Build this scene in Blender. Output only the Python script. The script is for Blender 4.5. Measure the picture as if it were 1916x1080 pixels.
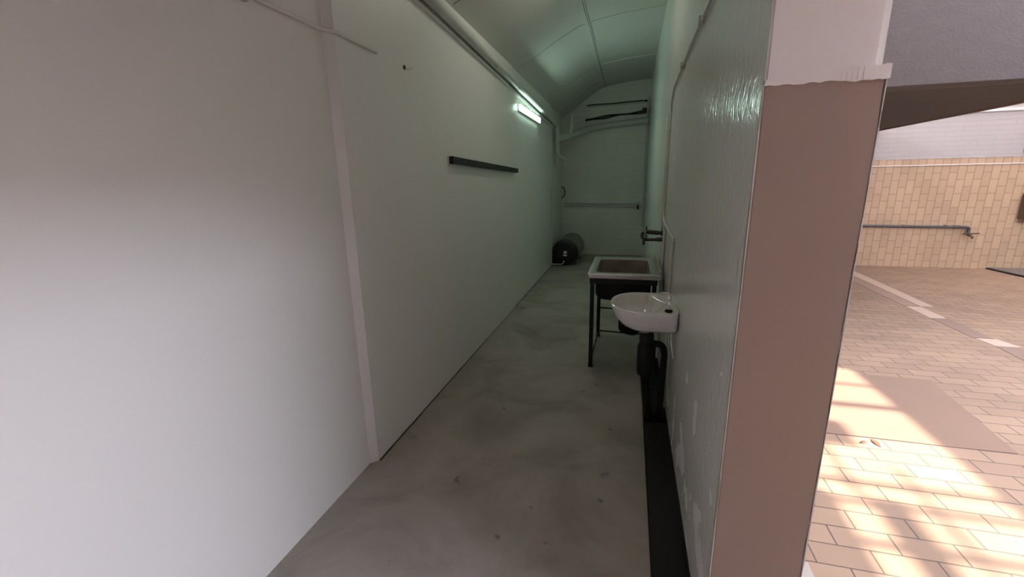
import bpy, bmesh, math, random
from mathutils import Vector, Matrix
random.seed(7)
for o in list(bpy.data.objects): bpy.data.objects.remove(o)
SC = bpy.context.scene
COL = SC.collection

# ------------------------------------------------------------------ camera
CAM_H = 1.6
def _n(a): return Vector(a).normalized()
_vy = _n((1180-958, -(335-540), 815.0))          # room length direction seen by the camera (right, up, forward)
_vd = _n((1022-958, -(3850-540), 815.0))         # straight down
_vz = -_vd; _vz = (_vz - _vy*_vz.dot(_vy)).normalized()
_vx = _vz.cross(_vy)
if _vx[0] < 0: _vx = -_vx
cam_d = bpy.data.cameras.new('camera'); cam = bpy.data.objects.new('camera', cam_d); COL.objects.link(cam)
cam_d.sensor_fit = 'HORIZONTAL'; cam_d.sensor_width = 36.0; cam_d.lens = 36.0*815.0/1916.0
cam_d.clip_start = 0.02; cam_d.clip_end = 200
R = Matrix(((_vx[0], _vx[1], -_vx[2]), (_vy[0], _vy[1], -_vy[2]), (_vz[0], _vz[1], -_vz[2])))
cam.matrix_world = Matrix.Translation((0, 0, CAM_H)) @ R.to_4x4()
SC.camera = cam

# ------------------------------------------------------------------ world, sun, exposure
SC.view_settings.view_transform = 'Standard'; SC.view_settings.look = 'None'
SC.view_settings.gamma = 1.0; SC.view_settings.exposure = 0.3
SC.view_settings.use_curve_mapping = False
W = bpy.data.worlds.new('sky'); SC.world = W; W.use_nodes = True
bg = W.node_tree.nodes['Background']; bg.inputs[0].default_value = (0.86, 0.89, 1.06, 1); bg.inputs[1].default_value = 16.5
sun_d = bpy.data.lights.new('sun', 'SUN'); sun = bpy.data.objects.new('sun', sun_d); COL.objects.link(sun)
sun_d.energy = 13.0; sun_d.color = (1.0, 0.86, 0.72); sun_d.angle = math.radians(1.0)
SUN_EL = math.radians(60)
SUN_T = 1/math.tan(SUN_EL)
sun.rotation_euler = (0, math.radians(30), 0)     # shines from +X, 60 degrees up
sun.location = (6, 2, 8)

# ------------------------------------------------------------------ materials
def mat(name, col, rough=0.5, metal=0.0, var=0.06, vscale=3.0, bump=0.0, bscale=60.0, stretch=(1,1,1), spec=0.5, coat=0.0):
    m = bpy.data.materials.new(name); m.use_nodes = True
    nt = m.node_tree; n = nt.nodes; l = nt.links
    b = n['Principled BSDF']; b.inputs['Roughness'].default_value = rough; b.inputs['Metallic'].default_value = metal
    b.inputs['Specular IOR Level'].default_value = spec
    b.inputs['Coat Weight'].default_value = coat; b.inputs['Coat Roughness'].default_value = 0.12
    g = n.new('ShaderNodeNewGeometry'); mp = n.new('ShaderNodeMapping'); mp.inputs['Scale'].default_value = stretch
    l.new(g.outputs['Position'], mp.inputs['Vector'])
    ns = n.new('ShaderNodeTexNoise'); ns.inputs['Scale'].default_value = vscale; ns.inputs['Detail'].default_value = 5
    l.new(mp.outputs[0], ns.inputs['Vector'])
    mx = n.new('ShaderNodeMix'); mx.data_type = 'RGBA'
    mx.inputs[6].default_value = (*[c*(1-var) for c in col], 1); mx.inputs[7].default_value = (*[min(1, c*(1+var)) for c in col], 1)
    l.new(ns.outputs[0], mx.inputs[0]); l.new(mx.outputs[2], b.inputs['Base Color'])
    if bump:
        bs = n.new('ShaderNodeTexNoise'); bs.inputs['Scale'].default_value = bscale; bs.inputs['Detail'].default_value = 3
        l.new(mp.outputs[0], bs.inputs['Vector'])
        bp = n.new('ShaderNodeBump'); bp.inputs['Strength'].default_value = bump; bp.inputs['Distance'].default_value = 0.01
        l.new(bs.outputs[0], bp.inputs['Height']); l.new(bp.outputs[0], b.inputs['Normal'])
    m['mix'] = mx.name
    return m

def brick_mat(name, c1, c2, cm, bw, rh, axes, rough=0.6, mortar=0.004, off=0.5, shift=(0,0), bump=0.4, tone=0.10):
    m = bpy.data.materials.new(name); m.use_nodes = True
    nt = m.node_tree; n = nt.nodes; l = nt.links; b = n['Principled BSDF']; b.inputs['Roughness'].default_value = rough
    g = n.new('ShaderNodeNewGeometry'); s = n.new('ShaderNodeSeparateXYZ'); c = n.new('ShaderNodeCombineXYZ')
    l.new(g.outputs['Position'], s.inputs[0])
    for k, a in enumerate(axes):
        ad = n.new('ShaderNodeMath'); ad.operation = 'ADD'; ad.inputs[1].default_value = shift[k]
        l.new(s.outputs[a], ad.inputs[0]); l.new(ad.outputs[0], c.inputs[k])
    t = n.new('ShaderNodeTexBrick'); t.offset = off; t.offset_frequency = 2; t.squash = 1.0
    t.inputs['Scale'].default_value = 1.0; t.inputs['Brick Width'].default_value = bw; t.inputs['Row Height'].default_value = rh
    t.inputs['Mortar Size'].default_value = mortar; t.inputs['Mortar Smooth'].default_value = 0.15; t.inputs['Bias'].default_value = 0
    t.inputs['Color1'].default_value = (*c1, 1); t.inputs['Color2'].default_value = (*c2, 1); t.inputs['Mortar'].default_value = (*cm, 1)
    l.new(c.outputs[0], t.inputs['Vector'])
    ns = n.new('ShaderNodeTexNoise'); ns.inputs['Scale'].default_value = 1.7; ns.inputs['Detail'].default_value = 6
    l.new(g.outputs['Position'], ns.inputs['Vector'])
    mr = n.new('ShaderNodeMapRange'); mr.inputs[1].default_value = 0.3; mr.inputs[2].default_value = 0.7
    mr.inputs[3].default_value = 1-tone; mr.inputs[4].default_value = 1+tone; l.new(ns.outputs[0], mr.inputs[0])
    mu = n.new('ShaderNodeVectorMath'); mu.operation = 'SCALE'
    l.new(t.outputs['Color'], mu.inputs[0]); l.new(mr.outputs[0], mu.inputs['Scale']); l.new(mu.outputs[0], b.inputs['Base Color'])
    bp = n.new('ShaderNodeBump'); bp.invert = True; bp.inputs['Strength'].default_value = bump; bp.inputs['Distance'].default_value = 0.004
    l.new(t.outputs['Fac'], bp.inputs['Height']); l.new(bp.outputs[0], b.inputs['Normal'])
    return m

def concrete_mat():
    m = bpy.data.materials.new('stained_concrete'); m.use_nodes = True
    nt = m.node_tree; n = nt.nodes; l = nt.links; b = n['Principled BSDF']
    g = n.new('ShaderNodeNewGeometry')
    a = n.new('ShaderNodeTexNoise'); a.inputs['Scale'].default_value = 1.6; a.inputs['Detail'].default_value = 8; a.inputs['Roughness'].default_value = 0.6
    a.inputs['Distortion'].default_value = 0.6
    l.new(g.outputs['Position'], a.inputs['Vector'])
    r = n.new('ShaderNodeValToRGB'); r.color_ramp.elements[0].position = 0.32; r.color_ramp.elements[0].color = (0.25, 0.22, 0.19, 1)
    r.color_ramp.elements[1].position = 0.68; r.color_ramp.elements[1].color = (0.44, 0.395, 0.355, 1)
    e = r.color_ramp.elements.new(0.5); e.color = (0.36, 0.32, 0.28, 1)
    l.new(a.outputs[0], r.inputs[0])
    # small dark chips and pale spatters
    v = n.new('ShaderNodeTexNoise'); v.inputs['Scale'].default_value = 9; v.inputs['Detail'].default_value = 4; l.new(g.outputs['Position'], v.inputs['Vector'])
    r2 = n.new('ShaderNodeValToRGB'); r2.color_ramp.elements[0].position = 0.24; r2.color_ramp.elements[0].color = (0.45, 0.45, 0.45, 1)
    r2.color_ramp.elements[1].position = 0.33; r2.color_ramp.elements[1].color = (1, 1, 1, 1); l.new(v.outputs[0], r2.inputs[0])
    mx = n.new('ShaderNodeMix'); mx.data_type = 'RGBA'; mx.blend_type = 'MULTIPLY'; mx.inputs[0].default_value = 1
    l.new(r.outputs[0], mx.inputs[6]); l.new(r2.outputs[0], mx.inputs[7]); l.new(mx.outputs[2], b.inputs['Base Color'])
    rr = n.new('ShaderNodeMapRange'); rr.inputs[3].default_value = 0.72; rr.inputs[4].default_value = 0.5; l.new(a.outputs[0], rr.inputs[0]); l.new(rr.outputs[0], b.inputs['Roughness'])
    f = n.new('ShaderNodeTexNoise'); f.inputs['Scale'].default_value = 40; f.inputs['Detail'].default_value = 5; l.new(g.outputs['Position'], f.inputs['Vector'])
    bp = n.new('ShaderNodeBump'); bp.inputs['Strength'].default_value = 0.25; bp.inputs['Distance'].default_value = 0.004
    l.new(f.outputs[0], bp.inputs['Height']); l.new(bp.outputs[0], b.inputs['Normal'])
    return m

def glossy_wall_mat():
    """cream gloss paint with vertical brush sags and flaked patches near the floor"""
    m = mat('gloss_wall_paint', (0.83, 0.815, 0.76), rough=0.24, var=0.05, vscale=1.2, spec=0.5)
    nt = m.node_tree; n = nt.nodes; l = nt.links; b = n['Principled BSDF']
    g = n.new('ShaderNodeNewGeometry'); mp = n.new('ShaderNodeMapping'); mp.inputs['Scale'].default_value = (1, 1, 0.55)
    l.new(g.outputs['Position'], mp.inputs['Vector'])
    a = n.new('ShaderNodeTexNoise'); a.inputs['Scale'].default_value = 34; a.inputs['Detail'].default_value = 2.5; a.inputs['Distortion'].default_value = 0.8; l.new(mp.outputs[0], a.inputs['Vector'])
    bp = n.new('ShaderNodeBump'); bp.inputs['Strength'].default_value = 0.26; bp.inputs['Distance'].default_value = 0.009
    l.new(a.outputs[0], bp.inputs['Height']); l.new(bp.outputs[0], b.inputs['Normal'])
    # flaked paint: noise masked to the low strip of the wall by height
    s = n.new('ShaderNodeSeparateXYZ'); l.new(g.outputs['Position'], s.inputs[0])
    mp2 = n.new('ShaderNodeMapping'); mp2.inputs['Scale'].default_value = (1, 0.9, 0.8); l.new(g.outputs['Position'], mp2.inputs['Vector'])
    q = n.new('ShaderNodeTexNoise'); q.inputs['Scale'].default_value = 5.5; q.inputs['Detail'].default_value = 7; l.new(mp2.outputs[0], q.inputs['Vector'])
    h = n.new('ShaderNodeMapRange'); h.inputs[1].default_value = 0.25; h.inputs[2].default_value = 1.15; h.inputs[3].default_value = 0.03; h.inputs[4].default_value = -0.14
    l.new(s.outputs[2], h.inputs[0])
    ad = n.new('ShaderNodeMath'); ad.operation = 'ADD'; l.new(q.outputs[0], ad.inputs[0]); l.new(h.outputs[0], ad.inputs[1])
    r = n.new('ShaderNodeValToRGB'); r.color_ramp.elements[0].position = 0.60; r.color_ramp.elements[0].color = (0, 0, 0, 1)
    r.color_ramp.elements[1].position = 0.615; r.color_ramp.elements[1].color = (1, 1, 1, 1); l.new(ad.outputs[0], r.inputs[0])
    mx = n.new('ShaderNodeMix'); mx.data_type = 'RGBA'; mx.inputs[7].default_value = (0.66, 0.64, 0.60, 1)
    l.new(r.outputs[0], mx.inputs[0]); l.new(n[m['mix']].outputs[2], mx.inputs[6]); l.new(mx.outputs[2], b.inputs['Base Color'])
    rr = n.new('ShaderNodeMapRange'); rr.inputs[3].default_value = 0.17; rr.inputs[4].default_value = 0.8; l.new(r.outputs[0], rr.inputs[0]); l.new(rr.outputs[0], b.inputs['Roughness'])
    return m

M = {}
M['left'] = mat('white_wall_paint', (0.78, 0.765, 0.735), rough=0.38, var=0.04, vscale=0.9, bump=0.12, bscale=14, stretch=(1, 1, .4))
M['right'] = glossy_wall_mat()
M['column'] = mat('taupe_gloss_paint', (0.33, 0.232, 0.185), rough=0.34, var=0.07, vscale=2.2, bump=0.15, bscale=10, stretch=(1.4, 1.4, .5))
M['column_up'] = mat('pale_plaster_paint', (0.78, 0.71, 0.66), rough=0.6, var=0.05, vscale=4, bump=0.12, bscale=30)
M['edge'] = mat('chipped_paint_edge', (0.62, 0.58, 0.54), rough=0.6, var=0.2, vscale=30)
M['back'] = brick_mat('painted_brick_back', (0.84, 0.81, 0.74), (0.82, 0.79, 0.72), (0.78, 0.75, 0.68), 0.60, 0.11, (0, 2), rough=0.5, mortar=0.006, bump=0.2, tone=0.05)
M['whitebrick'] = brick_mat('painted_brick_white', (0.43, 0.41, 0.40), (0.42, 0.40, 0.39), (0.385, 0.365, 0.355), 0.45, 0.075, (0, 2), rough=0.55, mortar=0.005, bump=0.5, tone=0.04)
M['ceil'] = mat('ceiling_paint', (0.62, 0.615, 0.58), rough=0.42, var=0.05, vscale=1.2, bump=0.08, bscale=9)
M['pipe'] = mat('white_painted_pipe', (0.60, 0.595, 0.56), rough=0.38, var=0.08, vscale=6)
M['concrete'] = concrete_mat()
M['paver'] = brick_mat('tan_clay_pavers', (0.32, 0.220, 0.150), (0.27, 0.184, 0.126), (0.11, 0.078, 0.06), 0.245, 0.123, (0, 1), rough=0.75, mortar=0.0035, shift=(-0.96+0.245, -1.795+0.246), bump=0.6, tone=0.12)
M['tile'] = brick_mat('tan_glazed_tiles', (0.52, 0.38, 0.25), (0.465, 0.335, 0.22), (0.26, 0.17, 0.11), 0.229, 0.1137, (2, 0), rough=0.4, mortar=0.004, bump=0.5, tone=0.07)
M['patch'] = mat('smooth_cement_patch', (0.24, 0.158, 0.112), rough=0.8, var=0.08, vscale=3, bump=0.1, bscale=50)
M['palepaver'] = mat('pale_paving_slab', (0.48, 0.37, 0.29), rough=0.75, var=0.05)
M['darkpaver'] = mat('brown_paving_slab', (0.235, 0.165, 0.125), rough=0.75, var=0.08)
M['midpaver'] = mat('rose_paving_slab', (0.31, 0.22, 0.17), rough=0.75, var=0.08)
M['lintel'] = mat('grey_roughcast', (0.088, 0.073, 0.068), rough=0.9, var=0.12, vscale=9, bump=0.4, bscale=38, stretch=(1, 1, 1.6))
M['soffit'] = mat('dark_brown_boarding', (0.05, 0.042, 0.037), rough=0.7, var=0.1)
M['fascia'] = mat('reddish_fascia', (0.30, 0.22, 0.19), rough=0.7)
M['black'] = mat('black_powder_coat', (0.014, 0.014, 0.0135), spec=0.25, rough=0.45, var=0.15, vscale=8)
M['blackplate'] = mat('black_channel_plate', (0.021, 0.017, 0.017), spec=0.2, rough=0.6, var=0.2, vscale=6)
M['blackplastic'] = mat('black_waste_plastic', (0.009, 0.009, 0.009), spec=0.25, rough=0.45, var=0.1)
M['steel'] = mat('dull_stainless', (0.48, 0.46, 0.43), rough=0.38, metal=0.75, var=0.12, vscale=9)
M['stained'] = mat('stained_steel_bowl', (0.26, 0.225, 0.19), rough=0.45, metal=0.45, var=0.6, vscale=8)
M['chrome'] = mat('chrome', (0.80, 0.80, 0.80), rough=0.1, metal=1.0, var=0.02)
M['brass'] = mat('tarnished_tap_metal', (0.07, 0.06, 0.05), rough=0.4, metal=0.7, var=0.3, vscale=30)
M['porcelain'] = mat('white_porcelain', (0.88, 0.84, 0.82), rough=0.12, var=0.02, coat=0.5)
M['drum'] = mat('grey_brown_drum', (0.19, 0.175, 0.15), rough=0.5, var=0.12, vscale=4)
M['drumlid'] = mat('black_drum_end', (0.012, 0.011, 0.010), rough=0.3, var=0.2, vscale=6)
M['sticker'] = mat('white_sticker', (0.75, 0.74, 0.72), rough=0.5, var=0.02)
M['darkgrey'] = mat('dark_grey_pipe', (0.07, 0.072, 0.08), rough=0.45, var=0.15, vscale=10)
M['cable'] = mat('black_cable', (0.012, 0.012, 0.011), rough=0.6)
M['brownbox'] = mat('brown_metal_box', (0.10, 0.065, 0.045), rough=0.6, var=0.15)
M['cover'] = mat('dark_grey_cover', (0.17, 0.152, 0.14), rough=0.7, var=0.15, vscale=8)
M['leaf'] = mat('dry_leaf', (0.16, 0.085, 0.05), rough=0.8)
M['added_roofbar'] = mat('added_roof_timber', (0.35, 0.31, 0.28), rough=0.7)  # timber of the added, unseen yard roof
M['ceiljoint'] = mat('dark_ceiling_joint', (0.25, 0.24, 0.21), rough=0.8)
M['floorjoint'] = mat('dirty_floor_joint', (0.05, 0.042, 0.035), rough=0.9, var=0.3, vscale=20)
M['added_dark_ground'] = mat('bounce_cutting_ground', (0.055, 0.052, 0.05), rough=0.9, var=0.2, vscale=20, bump=0.4)  # for the unseen ground that damps bounced light
M['yardwall'] = mat('yard_wall_render', (0.34, 0.29, 0.27), rough=0.8)

def sheet_mat(name='added_translucent_sheet', tc=(0.44, 0.41, 0.39, 1)):  # unseen roof sheet, added for soft top light in the yard
    m = bpy.data.materials.new(name); m.use_nodes = True
    n = m.node_tree.nodes; l = m.node_tree.links; n.remove(n['Principled BSDF'])
    t = n.new('ShaderNodeBsdfTranslucent'); t.inputs[0].default_value = tc
    d = n.new('ShaderNodeBsdfDiffuse'); d.inputs[0].default_value = (0.7, 0.68, 0.7, 1)
    mx = n.new('ShaderNodeMixShader'); mx.inputs[0].default_value = 0.45
    l.new(t.outputs[0], mx.inputs[1]); l.new(d.outputs[0], mx.inputs[2]); l.new(mx.outputs[0], n['Material Output'].inputs[0])
    return m
M['sheet'] = sheet_mat(); M['sheet_clear'] = sheet_mat('added_clearer_sheet', (0.66, 0.61, 0.57, 1))
def emit(name, col, s):
    m = bpy.data.materials.new(name); m.use_nodes = True; n = m.node_tree.nodes; b = n['Principled BSDF']
    b.inputs['Base Color'].default_value = (.8, .8, .8, 1); b.inputs['Emission Color'].default_value = (*col, 1); b.inputs['Emission Strength'].default_value = s
    return m
M['lamp'] = emit('lit_fluorescent_diffuser', (0.66, 1.0, 0.83), 24.0)
M['fill_lamp'] = emit('fill_lamp_diffuser', (1.0, 0.97, 0.84), 12.0)  # diffuser of the added lamp above the frame

# ------------------------------------------------------------------ mesh helpers
def box(bm, x0, x1, y0, y1, z0, z1, bev=0.0, mtx=None):
    vs = [bm.verts.new((x, y, z)) for x in (x0, x1) for y in (y0, y1) for z in (z0, z1)]
    fs = [(0,1,3,2), (4,6,7,5), (0,4,5,1), (2,3,7,6), (0,2,6,4), (1,5,7,3)]
    faces = [bm.faces.new([vs[i] for i in f]) for f in fs]
    if bev:
        es = list({e for f in faces for e in f.edges})
        r = bmesh.ops.bevel(bm, geom=es, offset=bev, segments=2, affect='EDGES', profile=0.5)
        vs = list({v for f in r['faces'] for v in f.verts} | {v for v in vs if v.is_valid})
    if mtx:
        for v in vs:
            if v.is_valid: v.co = mtx @ v.co
def prism(bm, pts, axis, a, b):
    """extrude a 2D outline (list of pairs) along axis from a to b"""
    def P(p, t): return {'x': (t, p[0], p[1]), 'y': (p[0], t, p[1]), 'z': (p[0], p[1], t)}[axis]
    v0 = [bm.verts.new(P(p, a)) for p in pts]; v1 = [bm.verts.new(P(p, b)) for p in pts]
    k = len(pts)
    bm.faces.new(v0); bm.faces.new(list(reversed(v1)))
    for i in range(k): bm.faces.new((v0[i], v0[(i+1) % k], v1[(i+1) % k], v1[i]))
def smooth_path(pts, r=0.05, n=6):
    """round the corners of a polyline"""
    P = [Vector(p) for p in pts]; out = [P[0]]
    for i in range(1, len(P)-1):
        a, b, c = P[i-1], P[i], P[i+1]
        d1 = (a-b); d2 = (c-b); q = min(r, d1.length*.49, d2.length*.49)
        s = b + d1.normalized()*q; e = b + d2.normalized()*q
        for k in range(n+1):
            t = k/n; out.append(s*(1-t)**2 + b*2*t*(1-t) + e*t*t)
    out.append(P[-1]); return out
def tube(bm, pts, rad, seg=14, cap=True):
    P = [Vector(p) for p in pts]
    rads = rad if isinstance(rad, (list, tuple)) else [rad]*len(P)
    rings = []; prev = None
    for i, p in enumerate(P):
        t = (P[min(i+1, len(P)-1)] - P[max(i-1, 0)]).normalized()
        if prev is None:
            u = t.orthogonal().normalized()
        else:
            u = (prev - t*prev.dot(t)).normalized()
        prev = u; w = t.cross(u)
        rings.append([bm.verts.new(p + (u*math.cos(2*math.pi*k/seg) + w*math.sin(2*math.pi*k/seg))*rads[i]) for k in range(seg)])
    for a, b in zip(rings, rings[1:]):
        for k in range(seg): bm.faces.new((a[k], a[(k+1) % seg], b[(k+1) % seg], b[k]))
    if cap:
        bm.faces.new(list(reversed(rings[0]))); bm.faces.new(rings[-1])
def lathe(bm, prof, origin, axis='z', seg=28):
    """prof: (radius, distance along axis)"""
    o = Vector(origin); A = {'x': Vector((1,0,0)), 'y': Vector((0,1,0)), 'z': Vector((0,0,1))}[axis]
    U = A.orthogonal().normalized(); V = A.cross(U); rings = []
    for r, d in prof:
        rings.append([bm.verts.new(o + A*d + (U*math.cos(2*math.pi*k/seg) + V*math.sin(2*math.pi*k/seg))*max(r, 1e-4)) for k in range(seg)])
    for a, b in zip(rings, rings[1:]):
        for k in range(seg): bm.faces.new((a[k], a[(k+1) % seg], b[(k+1) % seg], b[k]))
    bm.faces.new(list(reversed(rings[0]))); bm.faces.new(rings[-1])
def obj(name, bm, m, parent=None, smooth=False, kind=None):
    bmesh.ops.recalc_face_normals(bm, faces=bm.faces)
    me = bpy.data.meshes.new(name); bm.to_mesh(me); bm.free()
    for mm in (m if isinstance(m, (list, tuple)) else [m]): me.materials.append(mm)
    o = bpy.data.objects.new(name, me); COL.objects.link(o)
    if smooth:
        for p in me.polygons: p.use_smooth = True
        me.set_sharp_from_angle(angle=math.radians(38))
    if parent is not None:
        o.parent = parent; o.matrix_parent_inverse = parent.matrix_world.inverted()
    if kind: o['kind'] = kind
    return o
def B(name, ext, m, parent=None, bev=0.0, kind=None):
    bm = bmesh.new(); box(bm, *ext, bev=bev); return obj(name, bm, m, parent, smooth=bool(bev), kind=kind)
def T(name, pts, rad, m, parent=None, seg=14, kind=None):
    bm = bmesh.new(); tube(bm, pts, rad, seg); return obj(name, bm, m, parent, smooth=True, kind=kind)
def L(name, prof, origin, axis, m, parent=None, seg=28):
    bm = bmesh.new(); lathe(bm, prof, origin, axis, seg); return obj(name, bm, m, parent, smooth=True)
def thing(name, label, cat, loc, group=None):
    o = bpy.data.objects.new(name, None); COL.objects.link(o); o.location = loc; o.empty_display_size = .1
    o.matrix_world = Matrix.Translation(loc)
    return tag(o, label, cat, group)
def tag(o, label, cat, group=None):
    o['label'] = label; o['category'] = cat
    if group: o['group'] = group
    return o

XL, XR = -1.40, 0.31            # inner faces of the long walls
YB, YT = 9.66, 9.10             # back wall of the room, tiled wall of the yard
YC = 1.285                      # front face of the pier that ends the right wall
XO = 0.565                      # yard side of the right wall
YN = -2.6                       # wall behind the camera
XE = 7.4; ZR = 4.4              # far side and roof height of the yard

# ------------------------------------------------------------------ floors
bm = bmesh.new()
GX0, GX1, GY0, GY1 = 0.152, 0.31, 0.9, 4.2     # gutter along the right wall
box(bm, -1.7, GX0, YN, YB+.2, -0.2, 0)
box(bm, GX0, XO, YN, GY0, -0.2, 0); box(bm, GX0, XO, GY1, YB+.2, -0.2, 0)
box(bm, GX0, GX1, GY0, GY1, -0.2, -0.14); box(bm, GX1, XO, GY0, GY1, -0.2, 0)
box(bm, XO, 0.80, YN, 1.785, -0.2, 0)
obj('floor', bm, M['concrete'], kind='structure')
bm = bmesh.new()
box(bm, 0.80, 2.75, YN, 1.785, -0.2, 0.0); box(bm, XO, 2.75, 1.785, 3.2, -0.2, 0.0); box(bm, XO, XE, 3.2, YT+.1, -0.2, 0.0)
obj('courtyard_floor', bm, M['paver'], kind='structure')
bm = bmesh.new(); box(bm, 2.75, XE, YN, 3.2, -0.2, 0.0)
obj('courtyard_floor_added_dark', bm, M['added_dark_ground'], kind='structure')  # unseen dark ground added to cut light bounced from the yard
# strip of odd pale and brown slabs let into the clay pavers
def quad_slab(name, pts, m, z=0.003):
    bm = bmesh.new(); prism(bm, pts, 'z', -0.02, z); return obj(name, bm, m, kind='structure')
quad_slab('paving_strip', [(3.40, 9.05), (3.58, 9.05), (3.52, 6.28), (3.36, 6.28)], M['midpaver'])
quad_slab('paving_strip', [(3.60, 9.05), (3.78, 9.05), (3.68, 6.30), (3.54, 6.30)], M['palepaver'], 0.002)
quad_slab('paving_strip', [(3.37, 6.27), (3.53, 6.27), (3.52, 5.78), (3.36, 5.78)], M['palepaver'])
quad_slab('paving_strip', [(3.36, 5.77), (3.52, 5.77), (3.53, 5.12), (3.36, 5.12)], M['darkpaver'])
quad_slab('paving_strip', [(3.38, 5.11), (3.55, 5.11), (3.60, 4.90), (3.40, 4.90)], M['palepaver'])
quad_slab('paving_strip', [(3.40, 4.89), (3.58, 4.89), (3.55, 4.30), (3.36, 4.30)], M['darkpaver'])
o = quad_slab('cement_patch', [(0.95, 2.90), (1.5, 2.905), (1.88, 2.90), (2.253, 2.906), (2.31, 3.4), (2.37, 3.924), (1.86, 3.93), (1.2, 3.92), (0.95, 3.9)], M['patch'], 0.004)

# ------------------------------------------------------------------ walls of the room
bm = bmesh.new()
def wall_seg(bm, ya, xa, yb, xb, z0=0.0, z1=2.92, xo=-1.7):
    prism(bm, [(xo, ya), (xa, ya), (xb, yb), (xo, yb)], 'z', z0, z1)
wall_seg(bm, YN-.1, -1.412, 1.95, -1.412, z1=3.3)
wall_seg(bm, 1.95, -1.412, 1.985, -1.376, z1=3.3)
wall_seg(bm, 1.985, -1.374, 5.34, -1.385)
wall_seg(bm, 5.34, -1.392, 8.15, -1.405)
wall_seg(bm, 8.15, -1.425, YB, -1.425)
obj('wall_left', bm, M['left'], kind='structure')
bm = bmesh.new()
for ya, xa, yb, xb in ((YN, -1.412, 1.96, -1.418), (1.99, -1.370, 8.15, -1.405)):
    n = 46; 
    for k in range(n):
        a, b = k/n, (k+1)/n
        w = 0.003 + random.random()*0.004
        y0 = ya+(yb-ya)*a; y1 = ya+(yb-ya)*b; x0 = xa+(xb-xa)*a; x1 = xa+(xb-xa)*b
        prism(bm, [(x0-.001, y0), (x0+w, y0), (x1+w, y1), (x1-.001, y1)], 'z', 0.0005, 0.004+random.random()*.002)
obj('baseboard_left', bm, M['floorjoint'], kind='structure')

bm = bmesh.new()
box(bm, XR, XO-.01, YC+.01, YB+.1, 0, 3.9)
obj('wall_right', bm, M['right'], kind='structure')
# pier: lower taupe coat, upper pale plaster, ragged lip between
bm = bmesh.new()
nz = 40
def pier_x(z): return 0.006*math.sin(z*9) + 0.003*math.sin(z*31)
for k in range(nz):
    z0 = 1.83*k/nz; z1 = 1.83*(k+1)/nz
    vs = []
    for z in (z0, z1):
        e = pier_x(z)*.25
        vs.append([bm.verts.new(p) for p in ((XR-.002, YC+.004, z), (XR+.003+e*.3, YC, z), (XO+e-.004, YC, z), (XO+e, YC+.006, z), (XO+e, YC+.3, z), (XR-.002, YC+.02, z))])
    a, b = vs
    for i in range(6): bm.faces.new((a[i], a[(i+1) % 6], b[(i+1) % 6], b[i]))
    if k == nz-1: bm.faces.new(b)
obj('wall_right_pier', bm, M['column'], kind='structure')
bm = bmesh.new()
box(bm, XR+.006, XO-.025, YC+.006, YC+.3, 1.83, 3.9)
obj('wall_right_pier_top', bm, M['column_up'], kind='structure')
bm = bmesh.new()       # rough plaster lip
prev = None; xs = [XR-.001 + (XO-XR+.004)*i/24 for i in range(25)]
def ramp(i): return min(1, max(0, (i-14)/5))
prof_top = [1.829 + 0.012*(i/24)**1.5 + random.uniform(-.002, .002) + 0.006*ramp(i) for i in range(25)]
prof_bot = [1.815 + 0.003*(i/24) + random.uniform(-.002, .002) - 0.004*ramp(i) for i in range(25)]
for i in range(24):
    th = 0.003 + 0.004*ramp(i)
    p = [(xs[i], prof_bot[i]), (xs[i+1], prof_bot[i+1]), (xs[i+1], prof_top[i+1]), (xs[i], prof_top[i])]
    prism(bm, p, 'y', YC-th, YC+.01)
bmesh.ops.remove_doubles(bm, verts=bm.verts, dist=1e-5)
obj('trim_1', bm, M['column_up'], kind='structure')
bm = bmesh.new()       # pale chipped arrises of the pier
for X, yy in ((XR-.002, YC), (XO, YC)):
    z = 0.0
    while z < 1.82:
        h = random.uniform(.03, .11); w = random.uniform(.0006, .0022)
        box(bm, X-w*.8, X+w*.8, yy-.0012, yy+.006, z, min(z+h, 1.82)); z += h
obj('trim_2', bm, M['edge'], kind='structure')

bm = bmesh.new()
box(bm, -1.7, XO, YB, YB+.25, 0, 2.37)
box(bm, -1.7, XO, YB-.012, YB+.25, 2.37, 3.9)     # upper courses stand slightly proud
obj('wall_back', bm, M['back'], kind='structure')
bm = bmesh.new()
box(bm, -1.7, XE+.2, YN-.2, YN, 0, 4.5)
obj('wall_front', bm, M['yardwall'], kind='structure')

# vaulted ceiling, swept along the room
prof = [(-1.46, 2.84), (-1.38, 2.90), (-1.22, 3.005), (-1.02, 3.145), (-0.84, 3.27), (-0.68, 3.365), (-0.57, 3.405), (-0.42, 3.435), (-0.15, 3.47), (0.12, 3.49), (0.34, 3.50)]
def ceil_z(x):
    for (a, za), (b, zb) in zip(prof, prof[1:]):
        if a <= x <= b: return za + (zb-za)*(x-a)/(b-a)
    return prof[-1][1]
bm = bmesh.new()
out = prof + [(0.34, 3.62), (-1.46, 3.62)]
prism(bm, out, 'y', YN, YB)
obj('ceiling', bm, M['ceil'], smooth=True, kind='structure')
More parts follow.
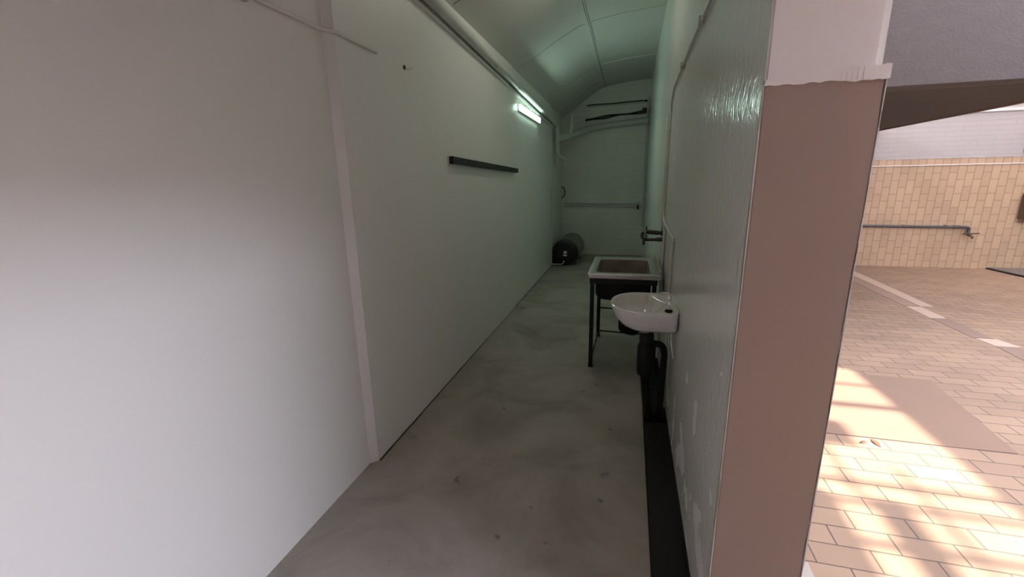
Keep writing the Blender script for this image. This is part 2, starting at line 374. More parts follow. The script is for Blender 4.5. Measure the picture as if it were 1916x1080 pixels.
# joints of the ceiling sheets, dark gaps and light beads
def batten(pts, w=0.012, t=0.007, m='pipe', name='trim_3'):
    bm = bmesh.new()
    tube(bm, pts, [w*.5]*len(pts), 6); o = obj(name, bm, M[m], kind='structure'); return o
jt = bmesh.new(); jb = bmesh.new()
n = 40
ln = [(-0.565 + .004*math.sin(i*.9), 1.5 + (YB-1.5)*i/n) for i in range(n+1)]
tube(jt, [(x, y, ceil_z(x)+.002) for x, y in ln], 0.0055, 6)
tube(jb, [(x+.014, y, ceil_z(x)-.001) for x, y in ln], 0.006, 6)
for Y0 in (1.75, 3.75, 5.8, 7.85):
    for (xa, xb, tgt, dy) in ((-1.36, -0.60, jt, -.25), (-0.53, 0.31, jb, 0.0)):
        k = 10
        tube(tgt, [(xa+(xb-xa)*i/k, Y0+dy*(1-i/k), ceil_z(xa+(xb-xa)*i/k)+(.001 if tgt is jt else -.001)) for i in range(k+1)], 0.004 if tgt is jt else .006, 6)
tube(jt, [(-1.36+.76*i/8, 9.0, ceil_z(-1.36+.76*i/8)) for i in range(9)], 0.006, 6)
obj('trim_3', jt, M['ceiljoint'], kind='structure')
obj('trim_4', jb, M['pipe'], kind='structure')

# ------------------------------------------------------------------ yard shell
bm = bmesh.new(); box(bm, XO, XE+.3, YT, YT+.25, 0, 1.832); obj('wall_courtyard_tiled', bm, M['tile'], kind='structure')
bm = bmesh.new(); box(bm, XO, XE+.3, YT-.006, YT+.25, 1.832, 4.6); box(bm, 6.02, 6.3, YT-.05, YT, 1.9, 4.0)
obj('wall_courtyard_upper', bm, M['whitebrick'], kind='structure')
bm = bmesh.new(); box(bm, XE, XE+.2, YN, YT, 0, 4.4); obj('wall_courtyard_side', bm, M['yardwall'], kind='structure')
B('trim_5', (XO, XE, YT-.03, YT-.006, 2.53, 2.575), M['sticker'], bev=.004, kind='structure')
T('trim_6', [(XO+.02, YT-.008, 1.728), (XE, YT-.008, 1.728)], 0.008, M['sticker'], kind='structure', seg=8)
# roughcast beam across the yard, dark boarded soffit behind it
B('trim_7', (XO, 4.6, 4.58, 4.86, 2.30, 4.35), M['lintel'], bev=.012, kind='structure')
B('ceiling_soffit', (XO, 3.88, 4.86, YT, 2.30, 2.42), M['soffit'], kind='structure')
B('trim_8', (3.88, 3.905, 4.86, YT-.04, 2.285, 2.44), M['fascia'], kind='structure')  # fascia paler and redder than the soffit
# header over the side opening of the room, beside the camera
B('wall_header', (XR+.01, XO-.03, YN, YC, 2.25, 3.9), M['column_up'], kind='structure')

# roof of the yard: translucent sheet with one open bay crossed by bars
S = SUN_T*ZR; OX0 = 5.2; OX1 = 4.6
HX0, HX1, HY0, HY1 = 0.45+S, 1.868+S, 0.9, 4.03
bm = bmesh.new()
def sh(x0, x1, y0, y1): box(bm, x0, x1, y0, y1, ZR, ZR+.004)
sh(XO, HX0, HY0, 4.86); sh(HX1, XE, 3.2, 4.86); sh(HX1, OX1, HY0, 3.2); sh(HX0, HX1, HY1, 4.86)
obj('ceiling_added_sheet', bm, M['sheet'], kind='structure')
bm = bmesh.new(); sh(XO, XE, 4.86, YT)
obj('ceiling_added_clear_sheet', bm, M['sheet_clear'], kind='structure')  # clearer sheet added to brighten the far paving
bm = bmesh.new()       # added boards holding back light nearest the camera; open to the sky beyond OX0
box(bm, XO, HX1, YN, HY0, ZR, ZR+.08); box(bm, HX1, OX1, YN, HY0, ZR, ZR+.08); box(bm, OX1, OX0, YN, -1.2, ZR, ZR+.08); box(bm, OX0, XE+.2, YN, -1.2, ZR, ZR+.08); box(bm, OX1, OX0, 2.1, 3.2, ZR, ZR+.08)
obj('ceiling_added_boards', bm, M['added_roofbar'], kind='structure')
bm = bmesh.new()
for y, w in ((3.70, .045), (3.34, .08), (2.42, .05), (2.25, .05), (1.97, .06), (1.72, .06), (1.4, .06)):
    box(bm, HX0, HX1, y-w/2, y+w/2, ZR-.02, ZR+.01)
for xa, xb, ya, yb in ((0.45, 1.09, .9, 2.30), (0.45, 1.04, 2.30, 2.52), (0.45, 1.43, 2.78, 3.08), (1.24, 1.40, .9, 2.30), (1.50, 1.535, .9, 2.6), (1.20, 1.24, 2.3, 2.78)):
    box(bm, xa+S, xb+S, ya, yb, ZR+.012, ZR+.02)
obj('sun_patch_bars', bm, M['added_roofbar'], kind='structure')  # unseen bars and panels shaped to cut out the sun patch

# ------------------------------------------------------------------ fluorescent lamp
t = thing('fluorescent_lamp', 'lit fluorescent batten lamp high on the left wall under the sloping pipe', 'lamp', (-1.39, 6.2, 2.47))
B('housing', (-1.405, -1.366, 5.60, 6.90, 2.446, 2.528), M['pipe'], t, bev=.006)
bm = bmesh.new()
pr = [(-1.3665, 2.449), (-1.361, 2.452), (-1.358, 2.462), (-1.358, 2.512), (-1.361, 2.522), (-1.3665, 2.525)]
prism(bm, pr, 'y', 5.598, 6.89)
obj('diffuser', bm, M['lamp'], t, smooth=True)
for y in (6.89,):
    B('end_cap', (-1.372, -1.357, y, y+.015, 2.447, 2.527), M['sticker'], t, bev=.003)

t = thing('added_fill_lamp', 'added unseen fill lamp on the vaulted ceiling between the camera and the wall lamp', 'lamp', (-.45, 4.0, 3.4))  # extra lamp added out of view to brighten the room
B('housing', (-.50, -.42, 3.3, 4.5, 3.375, 3.425), M['pipe'], t, bev=.004)
bm = bmesh.new(); prism(bm, [(-.495, 3.376), (-.485, 3.345), (-.46, 3.335), (-.435, 3.345), (-.425, 3.376)], 'y', 3.315, 4.485)
obj('diffuser', bm, M['fill_lamp'], t, smooth=True)
for y in (3.30, 4.485): B('end_cap', (-.498, -.422, y, y+.015, 3.333, 3.378), M['sticker'], t, bev=.003)

# ------------------------------------------------------------------ soil pipe along the left wall and across the back
t = thing('waste_pipe', 'thick white sloping waste pipe along the top of the left wall', 'pipe', (-1.34, 3, 2.8))
r = 0.042
sl = [(-1.326, -2.4, 2.80), (-1.326, 1.9, 2.80), (-1.326, 2.9, 2.785), (-1.338, 5.5, 2.69), (-1.35, 8.28, 2.60)]
bm = bmesh.new(); tube(bm, sl, r, 18); tube(bm, smooth_path([(-1.35, 8.27, 2.60), (-1.35, 8.42, 2.59), (-1.342, 8.42, 2.10)], .1), r, 18)
obj('pipe_run', bm, M['pipe'], t, smooth=True)
for y in (4.5, 5.4, 7.3):
    z = 2.785-(y-2.9)*.0365 if y < 5.5 else 2.69-(y-5.5)*.0324
    T('coupling', [(-1.326-.0046*(y-2.9), y, z+.002), (-1.326-.0046*(y-2.9), y+.09, z-.002)], r+.005, M['pipe'], t, seg=18)
bm = bmesh.new(); tube(bm, smooth_path([(-1.345, 8.42, 2.12), (-1.33, 8.42, 2.07), (-1.20, 8.45, 1.98)], .03), [.03]*9, 12)
obj('branch', bm, M['pipe'], t, smooth=True)
# shelf-like ledge moulding just below the pipe
bm = bmesh.new()
for a, b in (((-1.0, 2.76), (3.0, 2.745)), ((3.0, 2.745), (8.1, 2.545))):
    v = []
    for (y, z) in (a, b):
        v.append([bm.verts.new(p) for p in ((-1.425, y, z-.030), (-1.366-.007*(y > 5), y, z-.030), (-1.362-.007*(y > 5), y, z-.012), (-1.425, y, z-.012))])
    for i in range(4): bm.faces.new((v[0][i], v[0][(i+1) % 4], v[1][(i+1) % 4], v[1][i]))
    bm.faces.new(v[0][::-1]); bm.faces.new(v[1])
o = obj('trim_10', bm, M['left'], kind='structure')

t = thing('cross_pipe', 'thick white pipe bending across the back wall below the black cables', 'pipe', (-.3, 9.5, 2.68))
bm = bmesh.new()
tube(bm, smooth_path([(-1.36, 8.5, 2.36), (-1.20, 8.75, 2.42), (-0.92, 9.50, 2.60), (-0.60, 9.55, 2.655), (0.29, 9.55, 2.72)], .22, 8), 0.062, 18)
obj('pipe_run', bm, M['pipe'], t, smooth=True)
bm = bmesh.new(); tube(bm, smooth_path([(-1.17, 8.83, 2.44), (-1.145, 8.86, 2.60), (-1.135, 8.88, 2.80)], .05), 0.045, 16)
obj('branch', bm, M['pipe'], t, smooth=True)

T('trim_11', [(0.262, 9.57, 0.62), (0.268, 9.57, 3.14)], 0.012, M['pipe'], kind='structure')

def cable(name, pts, r, lab, cat='cable'):
    o = T(name, smooth_path(pts, .2, 5), r, M['cable'], seg=8); return tag(o, lab, cat)
t = thing('cable_bundle', 'black cable bundle sagging along the back wall just above the thick pipe', 'cable', (-.3, 9.6, 2.9))
bm = bmesh.new()
for q in range(3):
    tube(bm, [(-0.95+(.85 if q == 0 else 1.2)*i/24, 9.60+.012*q, 2.775+.020*q+.095*(i/24)+.012*math.sin(i*.42+q*2.0)) for i in range(25)], 0.014, 8)
obj('cord', bm, M['cable'], t, smooth=True)
B('connector_box', (0.17, 0.25, 9.55, 9.645, 2.86, 2.96), M['cable'], t, bev=.01)
t = thing('upper_cable', 'thin white-topped black cable running level across the top of the back wall', 'cable', (-.3, 9.6, 3.1))
T('cord', [(-0.93+1.15*i/10, 9.628, 3.075+.003*i+.004*math.sin(i)) for i in range(11)], 0.010, M['cable'], t, seg=8)
T('conduit', [(-0.95+1.17*i/10, 9.628, 3.045+.003*i) for i in range(11)], 0.016, M['pipe'], t, seg=8)
L('clip', [(.02, 0), (.03, .01), (.03, .04), (.015, .055)], (0.235, 9.645, 3.10), 'y', M['cable'], t, seg=14).scale = (1, 1, 1)

# rail across back wall
t = thing('wall_rail', 'thin white rail and a second pipe for its shadow line across the back wall at waist height', 'rail', (-.5, 9.62, 1.09))
T('rail_pipe', [(-1.38, 9.615, 1.115), (0.22, 9.615, 1.09)], 0.011, M['pipe'], t, seg=10)
T('rail_pipe', [(-1.38, 9.62, 1.06), (0.22, 9.62, 1.035)], 0.009, M['pipe'], t, seg=10)  # lower pipe put in for the rail's shadow line
for x in (-1.2, -.4, .15): B('bracket', (x-.01, x+.01, 9.6, 9.665, 1.03, 1.125), M['pipe'], t, bev=.002)
L('valve', [(.012, 0), (.018, .02), (.018, .07), (.01, .09)], (0.17, 9.59, 0.98), 'z', M['cable'], t, seg=12)
# loose bracket high on the back corner
t = thing('corner_bracket', 'small dark hook bracket fixed in the far left corner above the drum', 'bracket', (-1.39, 9.5, 1.3))
T('hook', smooth_path([(-1.42, 9.5, 1.46), (-1.37, 9.5, 1.45), (-1.34, 9.5, 1.36), (-1.36, 9.5, 1.26), (-1.41, 9.5, 1.24)], .03), .012, M['darkgrey'], t, seg=8)
B('plate', (-1.425, -1.41, 9.47, 9.53, 1.2, 1.5), M['pipe'], t, bev=.002)
# wooden wedge board where the pipes meet
t = thing('junction_board', 'small pale board behind the pipe elbow in the far left corner', 'board', (-1.4, 8.9, 2.1))
B('panel', (-1.424, -1.409, 8.66, 9.40, 1.86, 2.32), M['back'], t, bev=.003)
B('batten', (-1.424, -1.40, 8.62, 8.66, 1.86, 2.32), M['pipe'], t, bev=.002)

# ------------------------------------------------------------------ things on the left wall
t = thing('wall_rail_black', 'black rectangular metal rail fixed level on the white left wall', 'rail', (-1.36, 4.3, 1.75))
t.name = 'coat_rail'
bm = bmesh.new()
pts = []
a = (3.30, 1.797, 1.742); b = (5.36, 1.750, 1.702)
v = [[bm.verts.new(p) for p in ((-1.385, y, zb), (-1.338, y, zb), (-1.338, y, zt), (-1.385, y, zt))] for (y, zt, zb) in (a, b)]
for i in range(4): bm.faces.new((v[0][i], v[0][(i+1) % 4], v[1][(i+1) % 4], v[1][i]))
bm.faces.new(v[0][::-1]); bm.faces.new(v[1])
bmesh.ops.bevel(bm, geom=bm.edges[:], offset=.003, segments=2, affect='EDGES')
obj('bar', bm, M['black'], t, smooth=True)
B('end_cap', (-1.384, -1.336, 3.290, 3.302, 1.741, 1.798), M['blackplastic'], t, bev=.002)
B('end_cap', (-1.384, -1.336, 5.358, 5.372, 1.700, 1.751), M['blackplastic'], t, bev=.002)
B('fixing_plate', (-1.386, -1.372, 3.265, 3.292, 1.735, 1.80), M['sticker'], t, bev=.002)

t = thing('thin_conduit', 'thin white painted pipe near the top of the left wall, nearest the camera', 'pipe', (-1.4, 1, 2.29))
T('tube', [(-1.404, -2.4, 2.27), (-1.404, 1.0, 2.283), (-1.404, 1.93, 2.296), (-1.366, 2.00, 2.297), (-1.366, 2.34, 2.297)], .009, M['left'], t, seg=10)
for y in (.3, 1.5): B('clip', (-1.416, -1.394, y-.012, y+.012, 2.262, 2.302), M['pipe'], t, bev=.002)
t = thing('wall_screw_hook', 'tiny hook and screw hole on the upper left wall beyond the thin pipe end', 'hook', (-1.37, 2.68, 2.29))
L('plug', [(.012, 0), (.012, .006), (.006, .008)], (-1.376, 2.66, 2.292), 'x', M['floorjoint'], t, seg=12)
T('hook', smooth_path([(-1.38, 2.70, 2.290), (-1.35, 2.70, 2.290), (-1.345, 2.72, 2.303)], .01), .004, M['sticker'], t, seg=8)

t = thing('drum_feed_pipe', 'thin white pipe down the far left wall turning in to the drum', 'pipe', (-1.39, 8.12, .1))
T('tube', smooth_path([(-1.39, 8.08, 1.45), (-1.39, 8.08, .055), (-1.20, 8.08, .055), (-1.165, 8.10, .075), (-1.165, 8.2, .10)], .03), .009, M['pipe'], t, seg=10)
for z in (.5, 1.3): B('clip', (-1.407, -1.378, 8.065, 8.095, z, z+.02), M['pipe'], t)

# ------------------------------------------------------------------ drum (water heater) lying on the floor
t = thing('metal_drum', 'grey drum with black end lying on its side at the far end of the floor', 'drum', (-1.145, 8.7, 0))
rd = .252; zc = rd+.012
L('body', [(rd-.01, 0), (rd, .012), (rd, .30), (rd+.004, .31), (rd, .32), (rd, .66), (rd+.004, .67), (rd, .68), (rd, 1.02), (rd-.02, 1.05)], (-1.145, 8.24, zc), 'y', M['drum'], t, seg=48)
lid = L('end_cover', [(.02, -.03), (.12, -.028), (.19, -.02), (rd-.012, .0), (rd-.004, .015), (rd-.02, .03)], (-1.145, 8.23, zc), 'y', M['drumlid'], t, seg=48)
lid['label'] = 'glossy black domed end'
B('sticker', (-1.175, -1.115, 8.196, 8.203, zc-.02, zc+.025), M['sticker'], t)
B('sticker', (-1.185, -1.110, 8.197, 8.204, zc-.07, zc-.04), M['sticker'], t)
L('plug', [(.014, 0), (.014, .02), (.008, .024)], (-1.02, 8.19, zc+.10), 'y', M['darkgrey'], t, seg=12)
for y in (8.42, 9.08):
    bm = bmesh.new(); prism(bm, [(-1.145-.2, 0), (-1.145+.2, 0), (-1.145+.185, .05), (-1.145+.08, .02), (-1.145-.08, .02), (-1.145-.185, .05)], 'y', y, y+.05)
    obj('foot', bm, M['drum'], t)

# ------------------------------------------------------------------ utility sink on a black stand
SX0, SX1, SY0, SY1, SZ = -0.315, 0.278, 3.60, 4.47, 0.84
t = thing('utility_sink', 'stainless utility sink with stained bowl on a black metal stand beside the wall', 'sink', (0, 4.0, 0))
bm = bmesh.new()
def rect_ring(bm, x0, x1, y0, y1, z, r=.03, n=5):
    out = []
    for cx, cy, a0 in ((x1-r, y1-r, 0), (x0+r, y1-r, 90), (x0+r, y0+r, 180), (x1-r, y0+r, 270)):
        for k in range(n):
            a = math.radians(a0 + 90*k/(n-1)); out.append(bm.verts.new((cx+r*math.cos(a), cy+r*math.sin(a), z)))
    return out
def bridge(bm, a, b):
    k = len(a)
    for i in range(k): bm.faces.new((a[i], a[(i+1) % k], b[(i+1) % k], b[i]))
IX0, IX1, IY0, IY1 = SX0+.065, SX1-.085, SY0+.10, SY1-.12
rings = [rect_ring(bm, SX0+.004, SX1-.004, SY0+.004, SY1-.004, SZ-.040, .012),
         rect_ring(bm, SX0, SX1, SY0, SY1, SZ-.036, .014),
         rect_ring(bm, SX0, SX1, SY0, SY1, SZ-.004, .014),
         rect_ring(bm, SX0+.005, SX1-.005, SY0+.005, SY1-.005, SZ, .014),
         rect_ring(bm, IX0-.004, IX1+.004, IY0-.004, IY1+.004, SZ-.004, .05),
         rect_ring(bm, IX0, IX1, IY0, IY1, SZ-.012, .05)]
for a, b in zip(rings, rings[1:]): bridge(bm, a, b)
obj('rim', bm, M['steel'], t, smooth=True)
B('splash_lip', (SX1-.018, SX1-.002, SY0+.01, SY1-.01, SZ-.004, SZ+.03), M['steel'], t, bev=.003)
bm = bmesh.new()
rings = [rect_ring(bm, IX0, IX1, IY0, IY1, SZ-.010, .05), rect_ring(bm, IX0+.012, IX1-.012, IY0+.012, IY1-.012, SZ-.14, .06),
         rect_ring(bm, IX0+.03, IX1-.03, IY0+.03, IY1-.03, SZ-.225, .07), rect_ring(bm, IX0+.15, IX1-.15, IY0+.2, IY1-.2, SZ-.24, .03)]
for a, b in zip(rings, rings[1:]): bridge(bm, a, b)
bm.faces.new(rings[-1])
b_ = obj('bowl', bm, M['stained'], t, smooth=True); b_['label'] = 'stained brown steel bowl'
bm = bmesh.new()
rings = [rect_ring(bm, IX0-.008, IX1+.008, IY0-.008, IY1+.008, SZ-.036, .05), rect_ring(bm, IX0-.006, IX1+.006, IY0-.004, IY1+.006, SZ-.20, .05),
         rect_ring(bm, IX0+.01, IX1-.01, IY0+.01, IY1-.01, SZ-.245, .06), rect_ring(bm, IX0+.05, IX1-.05, IY0+.05, IY1-.05, SZ-.262, .06)]
for a, b in zip(rings, rings[1:]): bridge(bm, a, b)
bm.faces.new(rings[-1])
obj('bowl_casing', bm, M['black'], t, smooth=True)
for x0, y0 in ((SX0+.025, SY0+.01), (SX0+.035, SY1-.06), (SX1-.07, SY0+.01), (SX1-.07, SY1-.06)):
    bm = bmesh.new(); box(bm, x0, x0+.034, y0, y0+.034, .012, SZ-.041); box(bm, x0-.004, x0+.038, y0-.004, y0+.038, 0.0, .014)
    obj('leg', bm, M['black'], t)
bm = bmesh.new(); box(bm, SX0+.02, SX1-.03, SY0+.012, SY0+.04, SZ-.085, SZ-.041)
box(bm, SX0+.03, SX1-.03, SY1-.05, SY1-.02, SZ-.085, SZ-.041); box(bm, SX0+.027, SX0+.05, SY0+.03, SY1-.04, SZ-.085, SZ-.041)
obj('apron', bm, M['black'], t)
T('brace', [(SX0+.05, SY1-.045, .06), (SX1-.055, SY1-.045, .045)], .008, M['black'], t, seg=8)
T('brace', [(SX0+.05, SY1-.045, .31), (SX1-.055, SY1-.045, .30)], .008, M['black'], t, seg=8)
T('brace', [(SX0+.042, SY0+.03, .045), (SX0+.052, SY1-.045, .045)], .008, M['black'], t, seg=8)
bm = bmesh.new(); tube(bm, smooth_path([(-.02, 4.0, SZ-.26), (-.02, 4.0, .30), (-.02, 4.0, .235), (.09, 4.0, .21), (.14, 3.92, .30), (.22, 3.9, .30)], .04), .035, 12)
obj('drain_trap', bm, M['blackplastic'], t, smooth=True)

# wall tap over the utility sink
t = thing('wall_tap', 'dark tarnished wall tap with bent spout above the stained utility sink', 'tap', (.3, 4.3, 1.08))
T('body', [(.31, 4.3, 1.105), (.28, 4.3, 1.105), (.27, 4.3, 1.105), (.16, 4.3, 1.115)], [.016, .016, .021, .021], M['brass'], t, seg=12)
T('spout', smooth_path([(.27, 4.28, 1.045), (.17, 4.28, 1.042), (.135, 4.29, 1.05), (.125, 4.3, 1.08), (.14, 4.3, 1.11)], .03), .015, M['brass'], t, seg=12)
T('nozzle', [(.145, 4.28, 1.05), (.143, 4.28, .995)], .014, M['brass'], t, seg=12)
T('handle', [(.165, 4.3, 1.115), (.165, 4.3, 1.165)], .007, M['brass'], t, seg=8)
T('handle', [(.165, 4.27, 1.075), (.165, 4.33, 1.075)], .010, M['brass'], t, seg=8)
L('flange', [(.032, 0), (.032, .008), (.02, .014)], (.296, 4.3, 1.105), 'x', M['brass'], t, seg=18)
T('flange', [(.312, 4.28, 1.045), (.26, 4.28, 1.045)], .020, M['brass'], t, seg=12)

# ------------------------------------------------------------------ wash basin
bz = .838; by = 2.80
t = thing('wash_basin', 'small white porcelain wash basin hung on the glossy right wall', 'basin', (.2, by, .7))
N = 64
def dring(bm, cx, cy, aL, aR, b, z, nl=2.2, nr=9.0, dip=0.0):
    out = []
    for k in range(N):
        a = 2*math.pi*k/N; c, s = math.cos(a), math.sin(a)
        nn = nr if c > 0 else nl; A = aR if c > 0 else aL
        x = cx + A*math.copysign(abs(c)**(2/nn), c); y = cy + b*math.copysign(abs(s)**(2/nn), s)
        out.append(bm.verts.new((x, y, z)))
    return out
bm = bmesh.new()
cx = .12
rings = [dring(bm, cx, by, .05, .19, .09, bz-.150), dring(bm, cx, by, .10, .19, .17, bz-.145), dring(bm, cx, by, .15, .19, .215, bz-.118),
         dring(bm, cx, by, .188, .19, .238, bz-.075), dring(bm, cx, by, .205, .19, .248, bz-.03), dring(bm, cx, by, .210, .19, .252, bz-.012),
         dring(bm, cx, by, .209, .19, .251, bz-.003), dring(bm, cx, by, .203, .188, .246, bz),
         dring(bm, cx-.01, by, .182, .105, .222, bz-.002, 2.2, 3.2), dring(bm, cx-.01, by, .175, .098, .214, bz-.012, 2.2, 3.2),
         dring(bm, cx-.01, by, .16, .085, .19, bz-.06, 2.2, 3), dring(bm, cx-.01, by, .12, .06, .14, bz-.105, 2.2, 2.6),
         dring(bm, cx-.005, by, .05, .03, .06, bz-.122, 2, 2), dring(bm, cx-.005, by, .02, .02, .02, bz-.124, 2, 2)]
for a, b in zip(rings, rings[1:]): bridge(bm, a, b)
bm.faces.new(rings[0][::-1]); bm.faces.new(rings[-1])
obj('bowl', bm, M['porcelain'], t, smooth=True)
L('drain', [(.018, 0), (.024, .003), (.012, .005)], (cx-.005, by, bz-.126), 'z', M['chrome'], t, seg=18)
L('outlet', [(.03, .0), (.045, .02), (.06, .05)], (cx+.01, by, bz-.20), 'z', M['porcelain'], t, seg=24)
# waste trap hanging under the basin
t = thing('basin_waste_trap', 'black plastic bottle trap and waste pipe beneath the white wash basin', 'pipe', (.14, by, .3))
L('bottle', [(.02, .0), (.05, .01), (.055, .04), (.055, .21), (.045, .225), (.04, .24), (.046, .245), (.046, .285), (.038, .30)], (.145, by, .335), 'z', M['blackplastic'], t)
T('outlet_bend', smooth_path([(.17, by, .56), (.24, by, .56), (.262, by+.01, .50), (.262, by+.045, .36), (.255, by+.045, -.08)], .05), .022, M['blackplastic'], t)
T('lower_pipe', smooth_path([(.145, by, .34), (.16, by+.03, .20), (.20, by+.10, -.10)], .05), .03, M['blackplastic'], t)
# basin tap
t = thing('basin_tap', 'chrome swivel tap on the near corner of the white wash basin', 'tap', (.25, 2.60, bz))
L('washer', [(.020, 0), (.024, .006), (.020, .014), (.012, .018)], (.25, 2.60, bz-.002), 'z', M['blackplastic'], t, seg=20)
L('pillar', [(.010, 0), (.010, .02), (.013, .026), (.013, .05), (.009, .056), (.015, .075), (.012, .088), (.006, .094)], (.25, 2.60, bz+.012), 'z', M['chrome'], t, seg=20)
T('spout', smooth_path([(.25, 2.60, bz+.062), (.23, 2.615, bz+.045), (.19, 2.65, bz+.050), (.155, 2.69, bz+.064), (.142, 2.70, bz+.045)], .02), .0075, M['chrome'], t, seg=12)
T('lever', [(.25, 2.60, bz+.10), (.245, 2.605, bz+.112), (.20, 2.61, bz+.115)], [.006, .006, .004], M['chrome'], t, seg=10)

# ------------------------------------------------------------------ pipes on the right wall
t = thing('supply_pipe', 'white painted water pipes clipped up the right wall above the sinks', 'pipe', (.29, 4, 1.2))
xw = XR-.012
T('ceiling_run', smooth_path([(xw, YC+.4, 2.34), (xw, 2.85, 2.335), (xw, 3.9, 2.29), (xw, 4.08, 2.17)], .08), .009, M['pipe'], t, seg=10)
T('riser', smooth_path([(xw, 4.08, 2.19), (xw, 4.10, 1.26), (xw, 3.9, 1.225), (xw, 3.12, 1.20), (xw-.006, 3.10, 1.10), (xw-.006, 3.10, .70)], .05), .010, M['pipe'], t, seg=10)
T('riser', smooth_path([(xw, 4.30, 2.14), (xw, 4.32, 1.25), (xw, 4.32, 1.13)], .04), .009, M['pipe'], t, seg=10)
T('crosslink', [(xw, 4.08, 2.15), (xw, 4.33, 2.14)], .009, M['pipe'], t, seg=10)
T('lower_riser', smooth_path([(xw-.01, 3.10, .72), (xw-.01, 3.05, .60), (xw-.005, 2.95, .40), (xw-.005, 2.95, .04)], .05), .009, M['pipe'], t, seg=10)
T('lower_riser', smooth_path([(xw, 3.9, 1.20), (xw, 3.9, .55), (xw, 3.85, .04)], .04), .014, M['pipe'], t, seg=10)
for y, z in ((2.5, 2.335), (3.3, 2.315)): B('clip', (XR-.028, XR+.002, y-.008, y+.008, z-.02, z+.02), M['pipe'], t, bev=.002)
for z in (1.4, 1.7, 2.0): B('clip', (XR-.028, XR+.002, 4.07, 4.13, z-.008, z+.008), M['pipe'], t, bev=.002)
t = thing('hose_tail', 'thin chrome hose tail dangling below the wash basin at the wall', 'hose', (.28, 2.75, .6))
T('hose', smooth_path([(.285, 2.72, .672), (.288, 2.72, .60), (.295, 2.70, .56), (.30, 2.66, .52)], .03), .007, M['chrome'], t, seg=10)

# wall screws on the right wall
for y, z, lab in ((1.42, .985, 'tiny white wall plug on the right wall near the pier, upper one'), (1.46, .58, 'tiny white wall plug on the right wall near the pier, lower one')):
    o = L('wall_plug', [(.006, 0), (.006, .004), (.003, .005)], (XR-.004, y, z), 'x', M['sticker'], seg=12); tag(o, lab, 'wall plug', 'wall plugs on the right wall')

# ------------------------------------------------------------------ gutter
t = thing('drain_channel', 'black drain channel with flat cover plate along the foot of the right wall', 'drain channel', (.23, 2.5, 0))
bm = bmesh.new()
box(bm, GX0, GX0+.004, GY0, GY1, -.14, .006); box(bm, GX1-.004, GX1, GY0, GY1, -.14, .004); box(bm, GX0+.004, GX1-.004, GY0, GY1, -.14, -.135)
box(bm, GX0, GX1, GY1-.004, GY1, -.135, .004)
obj('trough', bm, M['blackplastic'], t)
B('cover_plate', (GX0+.006, GX1-.004, GY0+.01, 2.765, -.008, .004), M['blackplate'], t, bev=.002)
B('cross_bar', (GX0+.004, GX1-.004, 2.768, 2.79, -.03, .002), M['blackplastic'], t, bev=.002)
bm = bmesh.new(); prism(bm, [(GX0+.05, 2.97), (GX1-.008, 2.97), (GX1-.008, 3.45), (GX0+.09, 3.45)], 'z', -.05, -.044); obj('inner_plate', bm, M['black'], t)
for x in (.222, .262):
    L('screw', [(.006, 0), (.006, .004), (.002, .005)], (x, 3.40, -.044), 'z', M['chrome'], t, seg=10)
L('screw', [(.007, 0), (.007, .004), (.002, .005)], (GX0+.02, 2.779, .001), 'z', M['chrome'], t, seg=10)

# ------------------------------------------------------------------ yard things
t = thing('yard_pipe', 'dark grey water pipe with elbow running along the tan tiled wall', 'pipe', (5, 9.05, .7))
yy = YT-.045
T('tube', smooth_path([(2.2, yy, .735), (5.46, yy, .708), (5.53, yy, .70), (5.53, yy, .60)], .04), .021, M['darkgrey'], t)
T('coupling', [(5.30, yy, .710), (5.40, yy, .709)], .028, M['darkgrey'], t)
for x in (3.6, 4.6, 5.2): B('clip', (x-.012, x+.012, yy-.01, YT-.001, .69, .74), M['darkgrey'], t)
t = thing('yard_tap', 'small brown tap on the dark pipe end at the tan tiled wall', 'tap', (5.55, 9.0, .6))
T('body', smooth_path([(5.53, yy, .61), (5.53, yy, .575), (5.53, yy-.10, .57), (5.53, yy-.12, .53)], .02), .017, M['brownbox'], t)
T('handle', [(5.44, yy-.04, .60), (5.66, yy-.04, .61)], .010, M['brownbox'], t, seg=10)
T('stem', [(5.55, yy-.04, .575), (5.55, yy-.04, .61)], .009, M['brownbox'], t, seg=10)
t = thing('wall_box', 'dark brown box fixed to the tiled wall at the right picture edge', 'box', (6.3, 9.0, 1.05))
B('body', (6.15, 6.55, YT-.16, YT+.001, .84, 1.26), M['brownbox'], t, bev=.02)
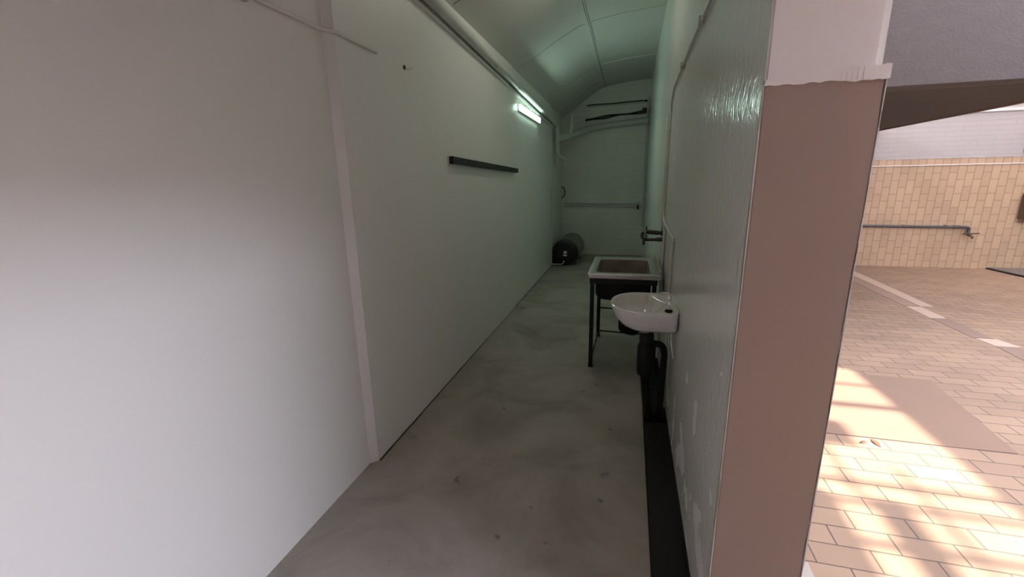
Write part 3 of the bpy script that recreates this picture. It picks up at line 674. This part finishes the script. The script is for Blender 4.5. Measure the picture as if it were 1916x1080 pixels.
B('door', (6.18, 6.52, YT-.17, YT-.16, .87, 1.23), M['brownbox'], t, bev=.004)
t = thing('ground_cover', 'dark grey flat slab lying on the paving against the tiled wall', 'slab', (6.5, 8.3, 0))
ol = [(5.90, 9.08), (5.92, 8.8), (5.95, 8.5), (6.0, 8.15), (6.08, 7.8), (6.22, 7.45), (6.45, 7.2), (6.8, 7.05), (7.3, 7.0), (7.3, 9.08)]
cxm, cym = 6.7, 8.2
bm = bmesh.new(); prism(bm, ol, 'z', 0.0005, .022); obj('edge', bm, M['cable'], t)
bm = bmesh.new(); prism(bm, [(cxm+(x-cxm)*.985, cym+(y-cym)*.985) for x, y in ol], 'z', .021, .030); obj('top', bm, M['cover'], t)

# dry bits on the paving
def leaf(x, y, L_, w, a, z, lab):
    bm = bmesh.new(); n = 7; up = []; lo = []
    for i in range(n+1):
        s = i/n; ww = w*math.sin(math.pi*min(max(s, .04), .96))*.5; xx = (s-.5)*L_
        zz = z + .012*math.sin(math.pi*s)
        up.append((xx, ww, zz)); lo.append((xx, -ww, zz))
    va = [bm.verts.new(p) for p in up]; vb = [bm.verts.new(p) for p in lo]
    va2 = [bm.verts.new((p[0], p[1], p[2]+.003)) for p in up]; vb2 = [bm.verts.new((p[0], p[1], p[2]+.003)) for p in lo]
    for i in range(n):
        bm.faces.new((va[i], va[i+1], vb[i+1], vb[i])); bm.faces.new((va2[i], vb2[i], vb2[i+1], va2[i+1]))
        bm.faces.new((va[i], va2[i], va2[i+1], va[i+1])); bm.faces.new((vb[i], vb[i+1], vb2[i+1], vb2[i]))
    bm.faces.new((va[0], vb[0], vb2[0], va2[0])); bm.faces.new((va[n], va2[n], vb2[n], vb[n]))
    o = obj('dry_leaf', bm, M['leaf'], smooth=True); o.location = (x, y, 0); o.rotation_euler = (0, 0, a)
    return tag(o, lab, 'leaf')
leaf(1.520, 2.845, .085, .018, math.radians(100), .001, 'brown curled dry leaf in the sun patch on the paving')
leaf(1.45, 2.83, .05, .012, math.radians(10), .001, 'smaller dry leaf left of the brown leaf in the sun patch')
